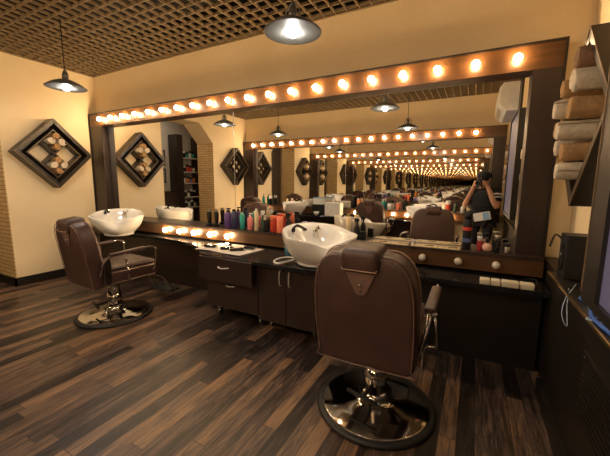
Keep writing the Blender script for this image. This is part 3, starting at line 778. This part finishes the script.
# socket blocks on the counter's front right
for i,(x0,x1,hh,lab) in enumerate(((.068,.128,.035,'leftmost of four cream socket blocks on the right counter'),(.133,.188,.035,'second from left of four cream socket blocks on the right counter'),(.194,.290,.037,'widest cream socket block, third from left on the right counter'),(.296,.372,.037,'rightmost of four cream socket blocks on the right counter'))):
    t = thing('socket_block', lab, 'socket block', ((x0+x1)/2, 2.405, CT), 0, 'cream socket blocks'); w=(x1-x0)/2
    MB().box(-w,w,-.018,.05,0,hh).build('housing', M['cream'], t, bevel=.005, seg=3)
    b = MB()
    for k in range(1 if w<.04 else 2):
        cx = 0 if w<.04 else (-.022+.044*k)
        b.lathe([(.014,0),(.014,.002),(.011,.002),(.010,.0005),(0,.0005)], (cx,.016,hh), 16)
    b.build('socket_ring', M['white'], t)
# speaker on the right ledge
t = thing('loudspeaker', 'black box loudspeaker standing on the right ledge', 'loudspeaker', (.525,2.28,.7815))
MB().box(-.06,.075,-.07,.08,0,.245).build('cabinet_box', M['black'], t, bevel=.006)
b = MB(); b.lathe([(.040,0),(.044,.004),(.036,.006),(.012,.0),(0,.003)], (-.061,0,.085), 24, Matrix.Rotation(-PI/2,4,'Y')); b.lathe([(.020,0),(.022,.004),(.014,.005),(0,.007)], (-.061,0,.175), 20, Matrix.Rotation(-PI/2,4,'Y')); b.build('driver', M['blackgloss'], t)
b = MB(); b.lathe([(.009,0),(.007,.003),(0,.004)], (-.066,0,.13), 12, Matrix.Rotation(-PI/2,4,'Y')); b.build('badge', M['steel'], t)
# cables
def cable(name, pts, r, m_, lab, k=6):
    b = MB(); b.tube(smooth_path(pts, k), r, 6); return tag(b.build(name, m_), lab, 'cable')
cable('cable', [(.20,2.46,CT+.006),(.30,2.52,CT+.006),(.36,2.60,CT+.02),(.40,2.55,CT+.03),(.38,2.46,CT+.012),(.28,2.47,CT+.006)], .005, M['black'], 'black cable coiled on the counter in front of the loudspeaker')
cable('cable', [(.46,2.60,.90),(.50,2.68,.97),(.55,2.66,.93),(.58,2.50,.92),(.565,2.40,.86),(.56,2.38,.80)], .006, M['black'], 'black cable looping up the wall left of the loudspeaker')
cable('cable', [(.50,2.10,.787),(.46,1.98,.79),(.42,1.90,.76),(.40,1.84,.70),(.415,1.80,.66),(.43,1.90,.72),(.45,2.0,.785)], .002, M['cordpale'], 'thin pale blue cable hanging over the edge of the right ledge')
cable('cable', [(.46,1.72,.786),(.50,1.66,.80),(.47,1.60,.79),(.42,1.57,.785),(.50,1.52,.79)], .004, M['cordpale'], 'pale cable lying on the right ledge under the window')
for k in range(6):
    cable('cable', [(.46+.02*k,1.84-.02*k,.789+.002*k),(.47+.018*k,1.72,.789+.011*k),(.44+.022*k,1.58,.789+.013*k),(.46+.018*k,1.35,.789+.012*k),(.46+.02*k,1.0,.789+.01*k)], .008, M['cordblue'], ['bright blue cable, lowest of the bundle on the right ledge','bright blue cable, second from the bottom of the bundle','bright blue cable, third from the bottom of the bundle','bright blue cable, fourth from the bottom of the bundle','bright blue cable, just under the top of the bundle','bright blue cable, topmost of the bundle on the right ledge'][k])['group'] = 'blue cables on the right ledge'

# things on the opposite counter
def boxthing(name, x0,x1,y0,y1,z0,z1,m_,lab,cat,lid=None,group=None):
    t = thing(name, lab, cat, ((x0+x1)/2,(y0+y1)/2,z0), 0, group); w=(x1-x0)/2; d=(y1-y0)/2; h=z1-z0
    MB().box(-w,w,-d,d,0,h).build('box_body', m_, t, bevel=.004)
    if lid: MB().box(-w*1.02,w*1.02,-d*1.02,d*1.02,h+.0005,h+.02).build('lid', lid, t, bevel=.003)
    return t
boxthing('storage_box', -2.68,-2.35,-.40,-.22,CT,CT+.27,M['white'],'white box on the opposite counter, reflected right of the basin','box')
boxthing('storage_box', -3.0,-2.75,-.42,-.30,CT,CT+.22,M['black'],'black box on the opposite counter, reflected between basin and white box','box')
boxthing('steriliser', -2.98,-2.77,-.41,-.31,CT+.2205,CT+.34,M['white'],'white steriliser reflected on top of the black box','appliance', M['blue'])
t = thing('bowl', 'small white bowl on the opposite counter, reflected in front of the black box', 'bowl', (-2.87,-.23,CT)); MB().lathe([(.03,0),(.05,.03),(.065,.075),(.060,.075),(.045,.033),(.02,.008),(0,.008)], n=24).build('bowl_body', M['ceramic'], t)
oc = [(-4.55,purple),(-4.4,teal),(-4.2,M['black']),(-3.75,creamp),(-3.62,red),(-2.2,M['black']),(-2.08,orange),(-1.96,creamp),(-1.84,violet),(-1.70,M['black']),(-1.58,teal),(-1.45,M['white']),(-1.30,coral),(-1.18,M['black']),(-.42,red),(-.30,green),(-.18,M['white']),(-.08,creamp)]
words = ['purple','teal','black','ivory','red','black','orange','ivory','violet','black','teal','white','coral','black','red','dark green','white','ivory']
posn = ['nearest the left pier','second from the left pier','third from the left pier','left of the basin','just left of the basin','right of the white box','next after the white box','third after the white box','fourth after the white box','fifth after the white box','left of the white bottle','in the middle of the row','right of the white one','left of the second basin','right of the second basin','second from the right end','next to the right end','at the right end']
for k,(x,m_) in enumerate(oc):
    bottle('shampoo_bottle', x, -.53, ZS, .026+.006*(k%3), .14+.03*((k*7)%4), m_, M['black'] if k%2 else M['white'], '%s bottle on the opposite mirror ledge, %s' % (words[k], posn[k]), 'bottle', ('can','pump','jar')[k%3], 'bottles on the opposite ledge')

# ------------------------------------------------------------------ recess: product shelves and pictures (seen in the mirror)
t = thing('product_shelf', 'tall dark shelving with hair products in the left recess, seen reflected', 'shelf', (-6.08,.2,0))
for y0,y1 in ((-.38,-.24),(.24,.40)):
    MB().box(-.11,.16,y0,y1,0,2.35).build('side_panel', M['cabinet'], t)
MB().box(-.115,-.105,-.2395,.2395,0,2.35).build('back_board', M['rwall'], t)
zsh = [.72,.96,1.28,1.54,1.86]
for z in zsh: MB().box(-.104,.13,-.2395,.2395,z-.02,z).build('shelf_board', M['white'], t)
cols = {0:('white',M['white']),1:('red',red),2:('orange',orange),3:('violet',violet),4:('teal',teal),5:('black',M['black'])}
lev = ['lowest','second-lowest','middle','second-highest','top']
for li,z in enumerate(zsh):
    seqs = [[0,5,0,5,0],[5,5,0,5,5],[2,3,2,0,3],[0,1,1,5,1],[4,0,4,5,0]][li]
    for k,cn in enumerate(seqs):
        y = .2-.18+.09*k
        nm, m_ = cols[cn]
        bottle('product_bottle', -6.06, y, z, .030, .13+.02*((k+li)%3), m_, M['white'] if cn==5 else M['black'], '%s bottle, %s from the left on the %s recess shelf' % (nm, ('first','second','third','fourth','fifth')[k], lev[li]), 'bottle', 'jar', 'hair products in the recess')
for z0,z1,lab in ((1.66,2.0,'upper small dark picture on the recess wall, seen reflected'),(1.28,1.60,'lower small dark picture on the recess wall, seen reflected')):
    t = thing('framed_picture', lab, 'picture', (-6.199,.84,z0), 0, 'pictures in the recess'); h=z1-z0
    MB().box(0,.02,-.13,.13,0,h).build('frame', M['black'], t)
    MB().box(.0201,.023,-.10,.10,.03,h-.03).build('print', cmat('greyish_print',(.18,.19,.18),.5), t)
boxthing('low_cabinet', -6.19,-5.9,.62,1.5,0,1.08,M['cabinet'],'dark low cabinet under the pictures in the recess','cabinet',M['top'])

t = thing('recess_fill_light', 'added round fill light on the left recess ceiling, out of view', 'fill light', (-5.75,.9,2.749))  # added lamp, out of view, to brighten the recess
MB().lathe([(.14,0),(.14,-.02),(.13,-.03)], n=28).build('light_housing', M['white'], t)
MB().lathe([(.128,-.0302),(.10,-.05),(0,-.055)], n=28).build('diffuser', emat('soft_white_diffuser',(1,.88,.70),9), t)

# ------------------------------------------------------------------ photographer
Cc = Vector((0,0,H)); dv = Vector((-.463,.875,-.141)).normalized(); rt = Vector((.884,.467,0)); upv = rt.cross(dv)
def skin_obj(name, verts, edges, radii, m_, parent=None, root=0, sub=2):
    me = bpy.data.meshes.new(name); me.from_pydata([tuple(v) for v in verts], edges, []); me.materials.append(m_)
    o = bpy.data.objects.new(name, me); COL.objects.link(o)
    if parent: o.parent = parent
    md = o.modifiers.new('skin','SKIN'); md.use_smooth_shade = True
    if not me.skin_vertices: me.attributes  # layer is made with the modifier
    sv = me.skin_vertices[0].data if me.skin_vertices else None
    for i, r in enumerate(radii):
        sv[i].radius = r if isinstance(r, tuple) else (r, r); sv[i].use_root = (i == root)
    ss = o.modifiers.new('subdivision','SUBSURF'); ss.levels = sub; ss.render_levels = sub
    return o
def loc_of(base, r, f, z):   # body frame: r to the figure's right-hand side of the view, f forward
    return Vector((base[0] + rt.x*r + dv.x*f, base[1] + rt.y*r + dv.y*f, z))
B0 = (.125,-.235)
J = {}
def j(n, r, f, z, rad): J[n] = (loc_of(B0, r, f, z), rad)
j('pelvis',0,-.02,.80,(.145,.105)); j('waist',0,-.01,.92,(.130,.10)); j('chest',0,0,1.07,(.155,.11)); j('upper',0,0,1.165,(.12,.085)); j('neck',0,.02,1.235,.052); j('headb',0,.045,1.30,.062); j('head',0,.045,1.39,.082); j('crown',0,.035,1.455,.062)
for s,n in ((1,'r'),(-1,'l')):
    j('sh'+n, s*.185,.0,1.175,.066); j('el'+n, s*.255,.10,.93,.054)
    j('hip'+n, s*.09,-.02,.74,.088); j('kn'+n, s*.11,.045,.44,.060); j('an'+n, s*.115,-.01,.085,.038); j('toe'+n, s*.13,.13,.04,.036)
# hands close round the camera
handv = {}
for s,n in ((1,'r'),(-1,'l')):
    wr = Cc - dv*.155 + rt*(s*.115) + Vector((0,0,-.085))
    pm = Cc - dv*.135 + rt*(s*.088) + Vector((0,0,-.035))
    J['wr'+n] = (wr, .036); J['pm'+n] = (pm, (.030,.020))
    for k in range(4):
        up = .026-.018*k
        a = Cc - dv*.105 + rt*(s*(.083-.002*k)) + Vector((0,0,up)); bq = Cc - dv*.085 + rt*(s*(.060)) + Vector((0,0,up+.002)); c_ = Cc - dv*.09 + rt*(s*(.044+.004*k)) + Vector((0,0,up))
        J['f%d1%s'%(k,n)] = (a,.0105); J['f%d2%s'%(k,n)] = (bq,.0095); J['f%d3%s'%(k,n)] = (c_,.0085)
    J['th1'+n] = (Cc - dv*.165 + rt*(s*.080) + Vector((0,0,-.045)), .012); J['th2'+n] = (Cc - dv*.175 + rt*(s*.060) + Vector((0,0,-.055)), .010)
names = list(J); ix = {n:i for i,n in enumerate(names)}
E = [('pelvis','waist'),('waist','chest'),('chest','upper'),('upper','neck'),('neck','headb'),('headb','head'),('head','crown')]
for n in 'rl':
    E += [('upper','sh'+n),('sh'+n,'el'+n),('el'+n,'wr'+n),('wr'+n,'pm'+n),('pelvis','hip'+n),('hip'+n,'kn'+n),('kn'+n,'an'+n),('an'+n,'toe'+n),('wr'+n,'th1'+n),('th1'+n,'th2'+n)]
    for k in range(4): E += [('pm'+n,'f%d1%s'%(k,n)),('f%d1%s'%(k,n),'f%d2%s'%(k,n)),('f%d2%s'%(k,n),'f%d3%s'%(k,n))]
per = thing('person', 'photographer in a black cap and black T-shirt with white sleeve stripes, reflected at the right', 'person', (B0[0],B0[1],0))
off = Vector((B0[0],B0[1],0))
skin_obj('body', [J[n][0]-off for n in names], [(ix[a],ix[b_]) for a,b_ in E], [J[n][1] for n in names], M['skin'], per, 0)
def sub_skin(name, keys, edges, rads, m_):
    kk = list(keys); return skin_obj(name, [keys[k]-off for k in kk], [(kk.index(a),kk.index(b_)) for a,b_ in edges], [rads[k] for k in kk], m_, per, 0)
K = {n:J[n][0].copy() for n in ('pelvis','waist','chest','upper','shr','shl')}
for n in 'rl': K['sl'+n] = J['sh'+n][0].lerp(J['el'+n][0], .72)
K['hem'] = J['pelvis'][0] + Vector((0,0,-.09))
sub_skin('t_shirt', K, [('hem','pelvis'),('pelvis','waist'),('waist','chest'),('chest','upper'),('upper','shr'),('upper','shl'),('shr','slr'),('shl','sll')],
    dict(hem=(.20,.14),pelvis=(.20,.14),waist=(.195,.135),chest=(.215,.140),upper=(.175,.11),shr=.088,shl=.088,slr=.072,sll=.072), M['shirt'])
K = {n:J[n][0].copy() for n in ('pelvis','hipr','hipl','knr','knl','anr','anl')}
K['pelvis'].z -= .03
sub_skin('trousers', K, [('pelvis','hipr'),('pelvis','hipl'),('hipr','knr'),('hipl','knl'),('knr','anr'),('knl','anl')], dict(pelvis=(.155,.115),hipr=.100,hipl=.100,knr=.074,knl=.074,anr=.056,anl=.056), M['trouser'])
for n in 'rl':
    a = J['an'+n][0].copy(); a.z = .05; c_ = J['toe'+n][0].copy(); c_.z = .042
    sub_skin('shoe', {'a':a,'b':c_}, [('a','b')], dict(a=.052,b=.048), M['black'])
hd = J['head'][0]-off
b = MB(); b.ball(hd+Vector((0,0,.035))-dv*.01, .112, (1,1,.80)); 
Rm = Matrix.Rotation(math.atan2(dv.y,dv.x),4,'Z')
b.prism([(.05,-.075),(.13,-.07),(.165,-.035),(.165,.035),(.13,.07),(.05,.075)], 'z', .028, .036, mtx=Matrix.Translation(hd+Vector((0,0,.02))) @ Matrix.Rotation(math.atan2(dv.y,dv.x),4,'Z') @ Matrix.Scale(.62,4))
b.build('cap', M['shirt'], per)
b = MB(); b.ball(hd+Vector((0,0,-.075))+Vector((dv.x,dv.y,0))*.028, .066, (1,1,.70)); b.build('beard', M['hair'], per)
b = MB()
for s in (-1,1): b.ball(hd+rt*(s*.088)+Vector((0,0,-.01)), .022, (.6,.8,1.3))
b.ball(hd+Vector((dv.x,dv.y,0))*.092+Vector((0,0,-.015)), .016, (1,1,1.4)); b.build('ears_and_nose', M['skin'], per)
for n in 'r':
    a = J['sh'+n][0]-off; c_ = J['el'+n][0]-off
    for u in (.20,.38):
        p0 = a.lerp(c_, u); p1 = a.lerp(c_, u+.06); b = MB(); b.tube([p0,p1], .0995 if u<.3 else .0935, 24); b.build('sleeve_stripe', M['white'], per)
p = loc_of(B0, .08,.165,.80)-off
Tm = Matrix.Translation(p) @ Matrix.Rotation(math.atan2(rt.y,rt.x),4,'Z') @ Matrix.Rotation(-.25,4,'Y')
b = MB(); b.box(-.13,.13,-.01,.02,-.07,.06,Tm); po = b.build('waist_pouch', M['white'], per, bevel=.006)
b = MB(); b.box(.02,.12,.0205,.023,-.06,.05,Tm); b.build('pouch_panel', M['blue'], po)
# handheld camera
cam_t = thing('handheld_camera', 'black photo camera held to the photographer\'s face', 'camera', tuple(Cc - dv*.14))
fr = Matrix(((rt.x, dv.x, upv.x),(rt.y, dv.y, upv.y),(rt.z, dv.z, upv.z))).to_4x4()
b = MB(); b.box(-.068,.068,-.028,.028,-.045,.042,fr); b.prism([(-.025,.0421),(.025,.0421),(.018,.064),(-.018,.064)],'y',-.028,.028,mtx=fr); b.build('camera_body', M['black'], cam_t, bevel=.004)
Rl = fr @ Matrix.Rotation(-PI/2,4,'X')
b = MB(); b.lathe([(.034,.0285),(.036,.05),(.036,.075),(.040,.082),(.040,.10),(.034,.10),(.030,.094),(0,.092)], n=28, mtx=Rl); b.build('lens', M['blackgloss'], cam_t)
b = MB(); b.lathe([(.041,.084),(.0415,.088),(.041,.092)], n=28, mtx=Rl); b.build('lens_ring', M['steel'], cam_t)

# ------------------------------------------------------------------ light
# the room is lit by its own bulbs and pendants, an added recess light, and the blind glowing in place of daylight
w = bpy.data.worlds.new('world'); scene.world = w; w.use_nodes = True; w.node_tree.nodes['Background'].inputs[0].default_value = (.6,.6,.7,1); w.node_tree.nodes['Background'].inputs[1].default_value = .3

# ------------------------------------------------------------------ camera
cd = bpy.data.cameras.new('camera'); co = bpy.data.objects.new('camera', cd); COL.objects.link(co); scene.camera = co
cd.sensor_fit = 'HORIZONTAL'; cd.sensor_width = 36; cd.lens = 320.289/610*36; cd.clip_start = .01
yaw, pitch, roll = .4861, .1406, .0066
f_ = Vector((-math.sin(yaw)*math.cos(pitch), math.cos(yaw)*math.cos(pitch), -math.sin(pitch)))
r_ = Vector((math.cos(yaw), math.sin(yaw), 0)); u_ = r_.cross(f_)
r2 = r_*math.cos(roll) + u_*math.sin(roll); u2 = -r_*math.sin(roll) + u_*math.cos(roll)
co.matrix_world = Matrix(((r2.x,u2.x,-f_.x,0),(r2.y,u2.y,-f_.y,0),(r2.z,u2.z,-f_.z,H),(0,0,0,1)))

scene.view_settings.view_transform = 'Standard'; scene.view_settings.look = 'None'; scene.view_settings.gamma = 1
scene.view_settings.use_curve_mapping = False; scene.view_settings.exposure = 1.15
cy = scene.cycles
cy.max_bounces = 24; cy.glossy_bounces = 24; cy.diffuse_bounces = 5; cy.use_denoising = True
cy.sample_clamp_indirect = 4
